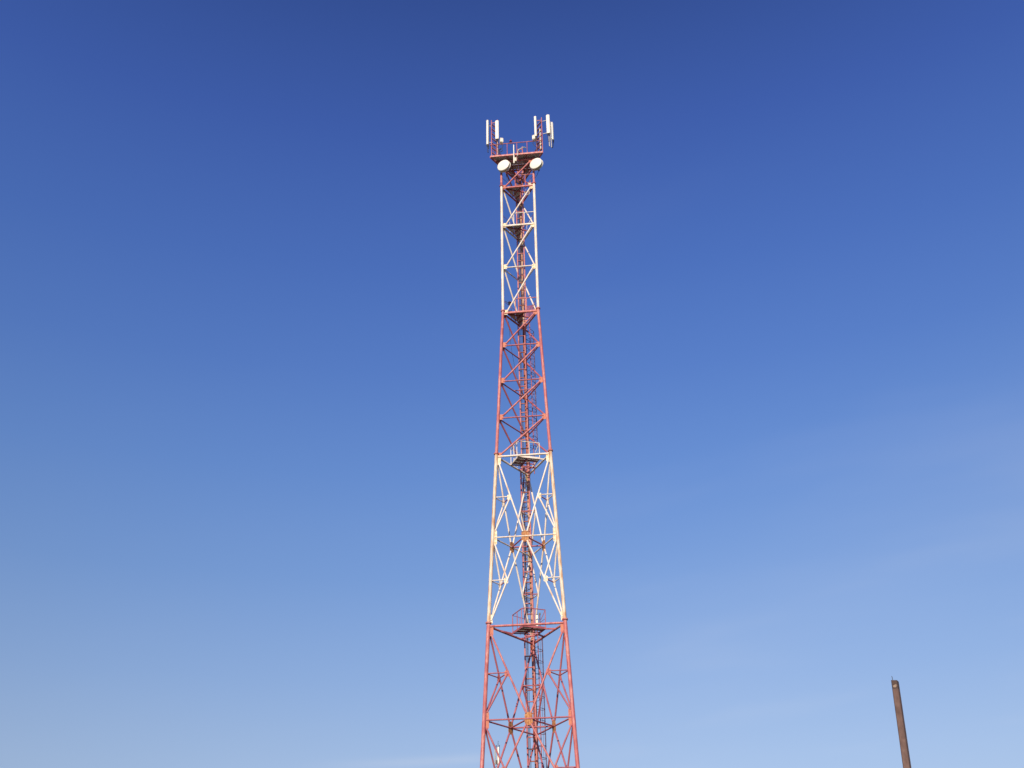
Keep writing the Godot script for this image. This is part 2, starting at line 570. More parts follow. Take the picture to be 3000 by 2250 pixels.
		for k in 3:
			rod(t, "plan_brace", centres[k], centres[(k + 1) % 3], 0.045, M.red_brace)
			# short link across each corner
			var p: int = (k + 2) % 3
			rod(t, "plan_brace", mids_hi[k][0], mids_hi[p][1], 0.034, M.red_brace)
			rod(t, "plan_brace", mids_lo[k][0], mids_lo[p][1], 0.034, M.red_brace)
	# a stay across the corner below the second red band's middle
	rod(t, "plan_brace", leg(0, HF).lerp(leg(2, HF), 0.52), leg(2, HF).lerp(leg(1, HF), 0.52), 0.035, M.red_brace)
	for h in [HA, HB, HD]:
		make_small_platform(t, h, M.white if h == HB else M.red)
	make_rest_platform(t, HH, [[-0.94, 0.28], [-0.35, -0.87], [0.99, -0.37], [0.41, 0.80]], M.white, [0.34, 0.40])
	make_rest_platform(t, HJ, [[-0.99, 0.27], [-0.20, -1.08], [1.03, -0.40], [0.50, 0.62]], M.red_brace, [0.0, 0.0])
	make_top_platform(t)

func slab(outline: Array, thick: float) -> ArrayMesh:
	# a level plate: outline of (u, w) pairs
	var pts := PackedVector2Array()
	for q in outline:
		pts.append(Vector2(q[0], q[1]))
	return prism(pts, thick)

func level_at(h: float) -> Transform3D:
	# prism's x stays u, its y becomes w (which is -z), its z becomes up
	return Transform3D(Basis(Vector3.RIGHT, Vector3.FORWARD, Vector3.UP), Vector3(0, h, 0) - origin)

func make_small_platform(t: Node3D, h: float, mat: Material) -> void:
	var s := side(h)
	var w0 := -s * 0.28868
	var beams := [[P(-s * 0.5 + 0.1, h + 0.07, w0 + 0.05), P(s * 0.5 - 0.1, h + 0.07, w0 + 0.05)]]
	var made := []
	for b in beams:
		made.append([unit_box, bar_at(b[0], b[1], 0.03, 0.16)])
	var pf := put(t, "platform", joined(made), mat)
	# deck sheets over the left half
	var sheets := [[[-s * 0.5 + 0.22, w0 + 0.10], [-0.42, w0 + 0.10], [-0.42, 0.36], [-0.52, 0.36]], [[-0.40, w0 + 0.10], [0.22, w0 + 0.10], [0.10, 0.0], [-0.40, 0.55]], [[-0.50, 0.40], [-0.40, 0.57], [0.08, 0.02], [0.02, 0.5], [-0.13, 0.95], [-0.22, 0.93]]]
	for o in sheets:
		put(pf, "deck_sheet", slab(o, 0.012), M.deck, level_at(h + 0.075))
	for b in [[P(-0.49, h, 0.33), P(0.20, h, -0.57)], [P(-0.9, h, -0.56), P(0.62, h, 0.06)], [P(-0.07, h, -0.30), P(0.46, h, -0.04)], [P(-0.30, h, 0.62), P(0.05, h, 0.30)]]:
		bar(pf, "joist", b[0], b[1], 0.05, 0.08, M.red_brace)
	# railing at the front, from a post left of the middle to the right leg, and thin rails behind
	var a := -0.35 if h != HA else -0.20
	for u in [a, a + 0.78]:
		rod(pf, "railing_post", P(u, h + 0.1, w0 + 0.05), P(u, h + 1.2, w0 + 0.05), 0.028, mat)
	rod(pf, "handrail", P(a, h + 1.2, w0 + 0.05), P(s * 0.5 - 0.06, h + 1.2, w0 + 0.05), 0.03, mat)
	for k in [1, 2]:
		var j: int = (k + 1) % 3
		rod(pf, "handrail", leg(k, h + 1.1).lerp(leg(j, h + 1.1), 0.05), leg(k, h + 1.1).lerp(leg(j, h + 1.1), 0.95), 0.016, M.red_brace)
		for f in [0.25, 0.6]:
			rod(pf, "railing_post", leg(k, h).lerp(leg(j, h), f), leg(k, h + 1.1).lerp(leg(j, h + 1.1), f), 0.016, mat)
	rod(pf, "railing_stay", P(0.62, h + 0.1, w0 + 0.3), P(0.95, h + 0.62, w0 + 0.1), 0.02, mat)

func make_rest_platform(t: Node3D, h: float, corner: Array, mat: Material, _open: Array) -> void:
	# a deck lying across the middle of the tower, railed on its outer sides
	var c := []
	for q in corner:
		c.append(Vector2(q[0], q[1]))
	var made := []
	var top := h + 0.02
	for k in 3:
		var a: Vector2 = c[k]
		var b: Vector2 = c[(k + 1) % 4]
		made.append([unit_box, bar_at(P(a.x, top, a.y), P(b.x, top, b.y), 0.04, 0.13)])
	var pf := put(t, "platform", joined(made), mat)
	# deck sheets between the edges, one left out for the ladder
	var grid := func(f: float, g: float) -> Array:
		var lo: Vector2 = c[1].lerp(c[2], f)
		var hi: Vector2 = c[0].lerp(c[3], f)
		var q := lo.lerp(hi, g)
		return [q.x, q.y]
	for cell in [[0.02, 0.44, 0.02, 0.33], [0.02, 0.44, 0.345, 0.66], [0.02, 0.44, 0.675, 0.98], [0.46, 0.98, 0.02, 0.27], [0.46, 0.98, 0.285, 0.50], [0.46, 0.72, 0.515, 0.62]]:
		put(pf, "deck_sheet", slab([grid.call(cell[0], cell[2]), grid.call(cell[1], cell[2]), grid.call(cell[1], cell[3]), grid.call(cell[0], cell[3])], 0.012), M.deck, level_at(top + 0.03))
	bar(pf, "joist", P(c[3].x, h, c[3].y), P(c[0].x, h, c[0].y), 0.06, 0.05, M.red_brace)
	var mid0: Array = grid.call(0.45, 0.0)
	var mid1: Array = grid.call(0.45, 1.0)
	bar(pf, "joist", P(mid0[0], h - 0.03, mid0[1]), P(mid1[0], h - 0.03, mid1[1]), 0.06, 0.10, M.red_brace)
	for g in [0.34, 0.67]:
		var e0: Array = grid.call(0.0, g)
		var e1: Array = grid.call(1.0, g)
		bar(pf, "joist", P(e0[0], h - 0.02, e0[1]), P(e1[0], h - 0.02, e1[1]), 0.04, 0.06, M.red_brace)
	# bearers out to the tower's side members
	var right_end := leg(1, h).lerp(leg(2, h), 0.27)
	var left_end := leg(0, h).lerp(leg(2, h), 0.22)
	bar(pf, "bearer", P(c[2].x, h - 0.02, c[2].y), right_end, 0.05, 0.09, mat)
	bar(pf, "bearer", P(c[0].x, h - 0.02, c[0].y), left_end, 0.05, 0.09, mat)
	bar(pf, "bearer", P(c[3].x, h - 0.02, c[3].y), leg(2, h).lerp(leg(1, h), 0.35), 0.05, 0.10, M.red_brace)
	bar(pf, "bearer", P(c[3].x, h - 0.05, c[3].y), leg(2, h).lerp(leg(0, h), 0.30), 0.05, 0.08, M.red_brace)
	# railing along three sides
	var run := [c[0], c[0].lerp(c[1], 0.42), c[0].lerp(c[1], 0.84), c[1].lerp(c[2], 0.14), c[1].lerp(c[2], 0.52), c[2]]
	var pts := []
	for q in run:
		pts.append(P(q.x, h + 1.12, q.y) - origin)
	put(pf, "handrail", sweep(pts, 0.03), mat)
	for k in [0, 1, 2, 4, 5]:
		rod(pf, "railing_post", P(run[k].x, h, run[k].y), P(run[k].x, h + 1.12, run[k].y), 0.026, mat)
	rod(pf, "handrail", P(c[0].x, h + 1.1, c[0].y), P(c[0].x * 0.35, h + 1.1, c[0].y + 0.75), 0.018, mat)
	rod(pf, "railing_post", P(c[0].x * 0.6, h, c[0].y + 0.42), P(c[0].x * 0.6, h + 1.1, c[0].y + 0.42), 0.018, mat)
	rod(pf, "railing_stay", P(c[2].x, h + 1.1, c[2].y), P(c[2].x - 0.3, h + 0.62, c[2].y + 0.3), 0.018, mat)
	rod(pf, "handrail", P(c[2].x, h + 0.6, c[2].y), P(c[3].x, h + 0.6, c[3].y), 0.016, mat)

func make_top_platform(t: Node3D) -> void:
	var s := DECK_SIDE
	var c := [Vector2(-s * 0.5, -s * 0.28868), Vector2(s * 0.5, -s * 0.28868), Vector2(0, s * 0.57735)]
	var made := []
	for k in 3:
		var a: Vector2 = c[k]
		var b: Vector2 = c[(k + 1) % 3]
		made.append([unit_box, bar_at(P(a.x, DECK, a.y), P(b.x, DECK - (0.0 if k == 0 else 0.03), b.y), 0.06, 0.14 if k == 0 else 0.20)])
	var pf := put(t, "platform", joined(made), M.red)
	# deck sheets in rows, open round the ladder
	var rows := [-1.10, -0.58, -0.02, 0.52, 1.06, 1.62]
	for n in rows.size() - 1:
		var w0: float = rows[n] + 0.012
		var w1: float = rows[n + 1] - 0.012
		var e0: float = (c[2].y - w0) * 0.57735 - 0.07
		var e1: float = (c[2].y - w1) * 0.57735 - 0.07
		var cuts := [[-1.0, -0.012], [0.012, 1.0]]
		var gap := 0.36 if w0 > 0.4 else 0.0
		for q in cuts:
			var o := []
			if q[0] < 0.0:
				o = [[-e0, w0], [-0.012 - gap, w0], [-0.012 - gap, w1], [-maxf(e1, gap + 0.03), w1]]
			else:
				o = [[0.012 + gap, w0], [e0, w0], [maxf(e1, gap + 0.03), w1], [0.012 + gap, w1]]
			if e0 > gap + 0.12:
				put(pf, "deck_sheet", slab(o, 0.012), M.deck, level_at(DECK + 0.03))
	for w in [-0.60, 0.0, 0.55]:
		var e: float = (c[2].y - w) * 0.57735 - 0.04
		bar(pf, "joist", P(-e, DECK - 0.05, w), P(e, DECK - 0.05, w), 0.06, 0.10, M.red_brace)
	for u in [-0.75, 0.75]:
		bar(pf, "joist", P(u, DECK - 0.07, -1.1), P(u * 0.45, DECK - 0.07, 0.9), 0.06, 0.09, M.red_brace)
	# short stub brackets that hang the deck from the legs
	for k in 3:
		var q: Vector2 = c[k] * 0.62
		bar(pf, "bracket", leg(k, DECK - 0.12), P(q.x, DECK - 0.09, q.y), 0.07, 0.09, M.red_brace)
	rod(pf, "antenna_pipe", P(1.86, DECK + 0.5, -0.98), P(1.86, DECK + 2.6, -0.98), 0.055, M.grey_box)
	# railing
	for k in 3:
		var a: Vector2 = c[k]
		var b: Vector2 = c[(k + 1) % 3]
		rod(pf, "handrail", P(a.x, DECK + 1.2, a.y), P(b.x, DECK + 1.2, b.y), 0.034, M.red_brace)
		for f in ([0.12, 0.325, 0.51, 0.705, 0.89] if k == 0 else [0.12, 0.31, 0.5, 0.69, 0.88]):
			var p := a.lerp(b, f)
			rod(pf, "railing_post", P(p.x, DECK, p.y), P(p.x, DECK + 1.2, p.y), 0.028, M.red_brace)
	# narrow lattice masts that carry the antennas
	make_corner_mast(t, -1.92, -1.46, -1.14, 0.42, 1.0, 60.95)
	make_corner_mast(t, 1.58, 2.02, -1.14, 0.42, -1.0, 60.75)
	make_corner_mast(t, -0.22, 0.22, 1.62, 0.38, 1.0, 60.55)

func make_corner_mast(t: Node3D, u0: float, u1: float, w0: float, deep: float, lean: float, top: float) -> void:
	# three posts: two along the deck's edge, the third inside
	var inner := u1 if lean > 0.0 else u0
	var posts := [[u0, w0], [u1, w0], [inner, w0 + deep]]
	var first := put(t, "corner_mast", joined([[unit_box, bar_at(P(u0, DECK + 0.11, w0 + 0.05), P(u1, DECK + 0.11, w0 + 0.05), 0.1, 0.03)], [unit_box, bar_at(P(u0, top - 0.28, w0), P(u1, top - 0.28, w0), 0.03, 0.06)]]), M.red_brace)
	for q in posts:
		rod(first, "upright", P(q[0], DECK, q[1]), P(q[0], top, q[1]), 0.032, M.red if q[1] == w0 else M.red_brace)
	var n := 7
	var step := (top - 0.35 - DECK) / n
	for k in n:
		var y := DECK + 0.1 + k * step
		var a := P(u0 if lean > 0.0 else u1, y + step * 0.9, w0 + deep * 0.22)
		var b := P(inner, y, w0 + deep * 0.55)
		bar(first, "cross_brace", a, b, 0.17, 0.02, M.red_brace, Vector3.FORWARD)
		rod(first, "cross_brace", P(u0, y, posts[0][1]), P(inner, y + step, w0 + deep), 0.016, M.red_brace)
		rod(first, "cross_brace", P(u1, y + step, posts[1][1]), P(inner, y, w0 + deep), 0.016, M.red_brace)

# ------------------------------------------------------------------ ladders and cables on the rear leg
func rear(h: float, du: float, dw: float) -> Vector3:
	return leg(2, h) + P(du, 0, dw)

func make_ladders() -> void:
	var t := tower_thing("cable_ladder", "narrow red cable ladder running up the inner side of the rear leg", "cable ladder", leg(2, 0.0))
	var spans := [[0.3, HJ, -0.46, 0.07], [HJ, HH, -0.42, 0.10], [HH, HD, -0.345, 0.11], [HD, DECK, -0.28, 0.225]]
	for s in spans:
		for k in [2, 3]:
			rod(t, "stile", rear(s[0], s[k], -0.55), rear(s[1], s[k], -0.55), 0.048, M.red)
		var n := int((s[1] - s[0]) / 0.67)
		for k in n:
			var h: float = s[0] + 0.35 + k * 0.67
			rod(t, "rung", rear(h, s[2], -0.55), rear(h, s[3], -0.55), 0.036, M.rust_red if k % 3 else M.red)
			if k % 2 == 0:
				rod(t, "standoff", rear(h, s[3] - 0.06, -0.55), rear(h, 0.06, -0.05), 0.02, M.red_brace)
	# feeder cables clipped to the ladder
	var places := [0.068, 0.115, 0.175]
	var names := ["black feeder cable running next to the left stile of the cable ladder", "middle one of the three black feeder cables on the cable ladder", "black feeder cable nearest the rear leg on the cable ladder"]
	for k in 3:
		var f := tower_thing("feeder_cable", names[k], "cable", rear(0.3, places[k] - 0.43, -0.49), "black feeder cables on the cable ladder")
		var pts := []
		for s in spans:
			for q in 12:
				var h: float = lerpf(s[0], s[1], q / 12.0)
				pts.append(rear(h, s[2] + places[k] + 0.012 * sin(h * 1.3 + k * 2.0), -0.49) - origin)
		pts.append(rear(DECK - 0.2, spans[3][2] + places[k], -0.49) - origin)
		put(f, "sheath", sweep(pts, 0.0135, 6), M.feeder)
	# climbing ladders with back hoops, one from each resting deck to the next
	climbing_ladder("caged red climbing ladder behind the rear leg, in the lowest visible red band", 0.4, HJ + 1.0, Vector2(0.0, 0.22), Vector2(0.30, 0.02), true)
	climbing_ladder("caged red climbing ladder on the left of the rear leg in the rust-stained white band", HJ + 0.1, HH + 1.0, Vector2(-0.02, 0.22), Vector2(-0.32, 0.02), true)
	climbing_ladder("caged red climbing ladder on the right of the rear leg in the upper red band", HH + 0.1, HD + 0.8, Vector2(0.12, 0.22), Vector2(0.43, 0.02), true)
	climbing_ladder("red climbing ladder running straight up behind the rear leg in the topmost white band", HD + 0.1, DECK + 0.9, Vector2(-0.16, 0.24), Vector2(0.16, 0.24), false)

func climbing_ladder(label: String, h0: float, h1: float, a: Vector2, b: Vector2, wide_cage: bool) -> void:
	var t := tower_thing("climbing_ladder", label, "ladder", rear(h0, (a.x + b.x) * 0.5, (a.y + b.y) * 0.5), "climbing ladders on the tower's rear leg")
	rod(t, "stile", rear(h0, a.x, a.y), rear(h1, a.x, a.y), 0.024, M.red_brace)
	rod(t, "stile", rear(h0, b.x, b.y), rear(h1, b.x, b.y), 0.030, M.red_brace)
	var n := int((h1 - h0) / 0.32)
	for k in n:
		var h := h0 + 0.2 + k * 0.32
		rod(t, "rung", rear(h, a.x, a.y), rear(h, b.x, b.y), 0.012, M.dark_red)
	# hoops: from one stile round the back to the other
	var along := (b - a)
	var out := Vector2(-along.y, along.x).normalized()
	if out.dot(Vector2(signf(b.x) if wide_cage else 0.0, 1.0)) < 0.0:
		out = -out
	var reach := 0.62 if wide_cage else 0.45
	var mid := (a + b) * 0.5
	var hoop_pts := []
	var tips := []
	var half := along * 0.5
	for k in 15:
		var w := PI * k / 14.0
		var q := mid - half * cos(w) * (1.0 + 0.35 * sin(w)) + out * reach * pow(sin(w), 0.75)
		hoop_pts.append(Vector3(q.x, 0, -q.y))
		if k in [3, 5, 7, 9, 11]:
			tips.append(q)
	var hoop := sweep(hoop_pts, 0.016, 6)
	var hh := h0 + 2.1
	var first := hh
	while hh < h1 - 0.1:
		put(t, "hoop", hoop, M.dark_red, Transform3D(Basis.IDENTITY, leg(2, hh) - origin))
		hh += 0.70
	for q in tips:
		rod(t, "cage_strap", rear(first, q.x, q.y), rear(hh - 0.7, q.x, q.y), 0.010, M.dark_red)

# ------------------------------------------------------------------ antennas
func panel_antenna(label: String, u: float, h0: float, h1: float, w: float, wide: float, deep: float, turn: float, pole_from: float, pole_to: float, arm_to: Vector3, tails: int) -> Node3D:
	var base := P(u, h0, w)
	var t := tower_thing("panel_antenna", label, "antenna", base, "panel antennas on the tower top")
	var spin := Transform3D(Basis(Vector3.UP, turn), Vector3.ZERO)
	put(t, "radome", panel_body(wide, h1 - h0, deep), M.radome, spin)
	put(t, "end_cap", unit_box, M.dark, spin * Transform3D(Basis.from_scale(Vector3(wide * 0.82, 0.05, deep * 0.7)), Vector3(0, -0.027, deep * 0.2)))
	var back := spin * Vector3(0, 0, -deep * 0.25 - 0.11)
	rod(t, "mount_pole", base + back + Vector3(0, pole_from - h0, 0), base + back + Vector3(0, pole_to - h0, 0), 0.034, M.galvanised)
	for f in [0.14, 0.82]:
		var y: float = (h1 - h0) * f
		put(t, "bracket", unit_box, M.galvanised, spin * Transform3D(Basis.from_scale(Vector3(0.10, 0.07, 0.14)), Vector3(0, y, -deep * 0.25 - 0.06)))
		var from := base + back + Vector3(0, y, 0)
		var to := Vector3(arm_to.x, from.y - 0.06, arm_to.z)
		rod(t, "outrigger_arm", from, to, 0.026, M.galvanised)
	for k in tails:
		var x := (k - (tails - 1) * 0.5) * wide * 0.5
		put(t, "connector", unit_rod, M.dark, spin * between(Vector3(x, -0.05, deep * 0.2), Vector3(x, -0.22, deep * 0.2), 0.032))
		var pts := []
		for q in 9:
			var f := q / 8.0
			pts.append(spin * Vector3(x, -0.20, deep * 0.2).lerp(Vector3(x * 0.3, -0.72, -0.10), f) + Vector3(0, -0.22 * sin(PI * f), 0))
		put(t, "jumper_cable", sweep(pts, 0.017, 6), M.cable)
	return t

func make_antennas() -> void:
	panel_antenna("tall slim white panel antenna standing outside the left corner mast", -2.22, 58.39, 60.95, -1.16, 0.18, 0.13, -0.42, 58.1, 60.7, P(-1.92, 0, -1.05), 2)
	panel_antenna("broad white panel antenna on the inner side of the left corner mast", -1.46, 58.75, 60.68, -1.28, 0.29, 0.14, -0.10, 57.3, 60.8, P(-1.46, 0, -1.12), 2)
	panel_antenna("slim white panel antenna on the inner side of the right corner mast", 1.545, 58.68, 60.78, -1.26, 0.19, 0.14, -0.30, 57.3, 60.5, P(1.60, 0, -1.12), 2)
	panel_antenna("broad white panel antenna held out on arms, highest at the tower top", 2.53, 58.94, 60.89, -1.18, 0.29, 0.15, -0.12, 57.75, 60.6, P(2.08, 0, -1.0), 2)
	panel_antenna("white panel antenna seen edge-on at the far right of the tower top", 2.83, 58.30, 60.13, -1.10, 0.26, 0.11, 1.25, 57.6, 60.3, P(2.56, 0, -1.0), 2)
	dish("round white microwave dish in front of the front left leg under the deck", P(-0.985, 56.07, -1.14), P(-1.235, 0, -0.713))
	dish("round white microwave dish beside the front right leg under the deck", P(1.49, 55.97, -1.14), P(1.235, 0, -0.713))
	# white rod antenna in front of the ladder
	var t := tower_thing("rod_antenna", "thin white rod antenna standing through the front edge of the top deck", "antenna", P(-0.19, 56.15, -1.26))
	rod(t, "lower_tube", P(-0.19, 56.15, -1.26), P(-0.19, 56.75, -1.26), 0.055, M.radome)
	rod(t, "upper_tube", P(-0.19, 56.75, -1.26), P(-0.19, 58.02, -1.26), 0.042, M.radome)
	brick_box(t, "clamp", P(-0.17, 57.12, -1.22), Vector3(0.09, 0.07, 0.12), M.red)
	brick_box(t, "junction_box", P(-0.07, 56.55, -1.22), Vector3(0.15, 0.34, 0.10), M.grey_box)

func dish(label: String, c: Vector3, at_leg: Vector3) -> void:
	var t := tower_thing("microwave_dish", label, "dish antenna", c, "microwave dishes on the front legs")
	var spin := Basis(Vector3.UP, deg_to_rad(-21.0))
	var here := Transform3D(spin, Vector3.ZERO)
	put(t, "radome", lathe([Vector2(0.0, 0.17), Vector2(0.18, 0.167), Vector2(0.34, 0.155), Vector2(0.45, 0.135), Vector2(0.485, 0.12), Vector2(0.50, 0.10)], 48), M.radome, here)
	put(t, "shroud", lathe([Vector2(0.502, 0.105), Vector2(0.502, -0.10)], 48), M.grey_box, here)
	put(t, "rim", lathe([Vector2(0.502, -0.09), Vector2(0.53, -0.09), Vector2(0.53, -0.125), Vector2(0.49, -0.125)], 48), M.radome, here)
	put(t, "reflector_back", lathe([Vector2(0.50, -0.12), Vector2(0.40, -0.20), Vector2(0.25, -0.26), Vector2(0.11, -0.29), Vector2(0.0, -0.29)], 48), M.grey_box, here)
	put(t, "radio_unit", unit_box, M.grey_box, here * Transform3D(Basis.from_scale(Vector3(0.22, 0.24, 0.12)), Vector3(0, 0, -0.36)))
	var p := c + spin * Vector3(0.0, 0, -0.47)
	rod(t, "mount_pole", p + Vector3(0, -0.30, 0), p + Vector3(0, 0.34, 0), 0.05, M.red_brace)
	for y in [-0.2, 0.24]:
		rod(t, "mount_arm", p + Vector3(0, y, 0), Vector3(at_leg.x, p.y + y, at_leg.z), 0.035, M.red_brace)
	var pts := []
	for q in 11:
		var f := q / 10.0
		pts.append((spin * Vector3(0.05, -0.14, -0.38)).lerp(P(0, -1.25, 0.5) + Vector3(-c.x * 0.35, 0, 0), f) + Vector3(0.12 * sin(PI * f) * signf(c.x), -0.12 * sin(PI * f), 0))
	put(t, "jumper_cable", sweep(pts, 0.018, 6), M.cable)

# ------------------------------------------------------------------ small equipment
func make_small_equipment() -> void:
	for q in [["cream radio box on the front handrail next to the left corner mast", -1.14, 1], ["cream radio box on the front handrail next to the right corner mast", 1.40, -1]]:
		var u: float = q[1]
		var t := tower_thing("radio_box", q[0], "radio unit", P(u, 58.38, -1.22), "cream radio boxes on the front handrail")
		var body := prism(PackedVector2Array([Vector2(-0.12, 0.03), Vector2(-0.07, 0.0), Vector2(0.09, 0.0), Vector2(0.13, 0.05), Vector2(0.13, 0.42), Vector2(0.09, 0.46), Vector2(-0.09, 0.46), Vector2(-0.12, 0.42)]), 0.2)
		put(t, "case", body, M.grey_box, Transform3D(Basis(Vector3.UP, 0.35 * q[2]), Vector3.ZERO))
		put(t, "lid", unit_box, M.radome, Transform3D(Basis(Vector3.UP, 0.35 * q[2]) * Basis.from_scale(Vector3(0.20, 0.30, 0.02)), Basis(Vector3.UP, 0.35 * q[2]) * Vector3(0, 0.22, 0.11)))
		brick_box(t, "clamp", P(u, 58.35, -1.16), Vector3(0.1, 0.09, 0.1), M.galvanised)
		var pts := []
		for k in 13:
			var f := k / 12.0
			pts.append(Vector3(-0.05 * q[2] + 0.16 * sin(TAU * f) * q[2], -0.05 - 1.1 * f, 0.02 + 0.05 * cos(TAU * f)))
		put(t, "hanging_cable", sweep(pts, 0.02, 6), M.cable)
	var t := tower_thing("coiled_cable", "loose loop of black cable beside the left corner mast foot", "cable", P(-1.22, 57.45, -1.2))
	var ring := []
	for k in 18:
		var w := TAU * k / 18.0
		ring.append(Vector3(0.14 * cos(w), 0.20 + 0.16 * sin(w), 0.02 * sin(2.0 * w)))
	put(t, "loop", sweep(ring, 0.025, 6, true), M.cable)
	# obstruction lamp
	t = tower_thing("obstruction_lamp", "small round red obstruction lamp on the front handrail of the top deck", "lamp", P(-0.43, 58.34, -1.12))
	rod(t, "stem", P(-0.43, 58.34, -1.12), P(-0.43, 58.46, -1.12), 0.025, M.dark)
	put(t, "housing", lathe([Vector2(0.10, 0.165), Vector2(0.12, 0.15), Vector2(0.10, 0.115), Vector2(0.07, 0.10)], 20), M.dark, Transform3D(Basis(Vector3.RIGHT, -PI / 2), Vector3(0, 0.0, 0)))
	var globe := SphereMesh.new()
	globe.radius = 0.085
	globe.height = 0.2
	globe.radial_segments = 20
	globe.rings = 10
	put(t, "lens", globe, M.lamp_red, Transform3D(Basis.IDENTITY, Vector3(0, 0.25, 0)))
	for k in 4:
		var w := TAU * k / 4.0
		rod(t, "guard_wire", P(-0.43 + 0.11 * cos(w), 58.47, -1.12 + 0.11 * sin(w)), P(-0.43 + 0.04 * cos(w), 58.72, -1.12 + 0.04 * sin(w)), 0.012, M.dark)
	# bent pipe over the front edge
	t = tower_thing("bent_pipe", "bent galvanised cable pipe hooked over the front edge of the top deck", "pipe", P(0.09, 56.9, -1.24))
	put(t, "tube", sweep([Vector3(0, 0, 0), Vector3(0.01, 0.25, 0), Vector3(0.04, 0.52, 0), Vector3(0.12, 0.62, 0), Vector3(0.38, 0.80, -0.01), Vector3(0.50, 0.84, -0.03), Vector3(0.66, 0.83, -0.1)], 0.035), M.galvanised)
	# floodlights on brackets at the lowest of the three small decks
	for q in [["small dark floodlight on a bracket above the band joint, upper of two", 43.85], ["small dark floodlight on a bracket at deck level, lower of two", 43.05]]:
		var h: float = q[1]
		t = tower_thing("floodlight", q[0], "floodlight", P(-0.84, h, -0.30), "dark floodlights at the small red deck")
		brick_box(t, "housing", P(-0.78, h, -0.30), Vector3(0.20, 0.13, 0.14), M.dark, 0.5)
		brick_box(t, "hood", P(-0.78, h + 0.085, -0.32), Vector3(0.24, 0.02, 0.2), M.dark_red, 0.5)
		rod(t, "bracket", P(-0.84, h, -0.30), P(-1.10, h + 0.16, -0.45), 0.018, M.dark)
	# wire screen behind the same deck
	t = tower_thing("wire_screen", "red wire mesh screen leaning behind the small red deck", "mesh screen", P(0.40, 42.9, 0.1))
	var a := P(0.36, 43.0, 0.35)
	var b := P(0.98, 43.0, -0.05)
	for f in [0.0, 1.0]:
		rod(t, "frame", a.lerp(b, f), a.lerp(b, f) + Vector3(0, 0.95 - 0.2 * f, 0), 0.02, M.red_brace)
	rod(t, "frame", a, b, 0.02, M.red_brace)
	rod(t, "frame", a + Vector3(0, 0.95, 0), b + Vector3(0, 0.75, 0), 0.02, M.red_brace)
	for k in range(1, 14):
		var f := k / 14.0
		rod(t, "wire", a.lerp(b, f), a.lerp(b, f) + Vector3(0, 0.95 - 0.2 * f, 0), 0.009, M.red_brace)
		rod(t, "wire", a + Vector3(0, 0.95 * f, 0), b + Vector3(0, 0.75 * f, 0), 0.009, M.red_brace)
	# cable coil and boxes near the right leg above the top white band
	t = tower_thing("junction_cabinet", "small red and cream junction cabinet beside the right leg above the white band", "cabinet", P(0.92, 54.35, -0.45))
	brick_box(t, "case", P(0.92, 54.55, -0.45), Vector3(0.26, 0.38, 0.16), M.red_brace, 0.3)
	brick_box(t, "door", P(0.90, 54.55, -0.54), Vector3(0.22, 0.33, 0.012), M.grey_box, 0.3)
	brick_box(t, "bracket", P(1.04, 54.5, -0.52), Vector3(0.16, 0.05, 0.04), M.galvanised, 0.3)
	t = tower_thing("cable_coil", "coil of spare cable hanging under the topmost small deck near the right leg", "cable", P(0.66, 53.9, -0.35))
	for r in [0.13, 0.155, 0.18]:
		var pts := []
		for k in 18:
			var w := TAU * k / 18.0
			pts.append(Vector3(r * cos(w), r * 1.25 * sin(w), 0.03 * sin(3.0 * w)))
		put(t, "turn", sweep(pts, 0.016, 6, true), M.rust_red if r < 0.15 else M.galvanised)
	# a slack wire inside the upper red band
	t = tower_thing("slack_wire", "thin dark slack wire hanging inside the upper red band", "wire", leg(2, HF).lerp(leg(0, HF), 0.30))
	var w0 := P(-0.93, 42.5, -0.05)
	var w1 := P(-0.33, 37.6, 0.5)
	var line := []
	for k in 17:
		var f := k / 16.0
		line.append(w0.lerp(w1, f) + Vector3(-0.10 * sin(PI * f), -0.1 * sin(PI * f), 0) - origin)
	put(t, "strand", sweep(line, 0.013, 6), M.cable)
	# gear on the red resting deck
	t = tower_thing("equipment_canister", "pale upright canister standing on the red resting deck right of the ladder", "canister", P(0.50, HJ + 0.06, 0.1))
	rod(t, "body", P(0.50, HJ + 0.06, 0.1), P(0.50, HJ + 0.98, 0.1), 0.08, M.radome)
	rod(t, "cap", P(0.50, HJ + 0.98, 0.1), P(0.50, HJ + 1.04, 0.1), 0.055, M.dark)
	t = tower_thing("valve_stand", "thin dark stand with a small head beside the pale canister on the red resting deck", "stand", P(0.66, HJ + 0.06, 0.1))
	rod(t, "post", P(0.66, HJ + 0.06, 0.1), P(0.66, HJ + 1.0, 0.1), 0.03, M.dark_red)
	brick_box(t, "head", P(0.66, HJ + 1.06, 0.1), Vector3(0.11, 0.12, 0.08), M.dark)

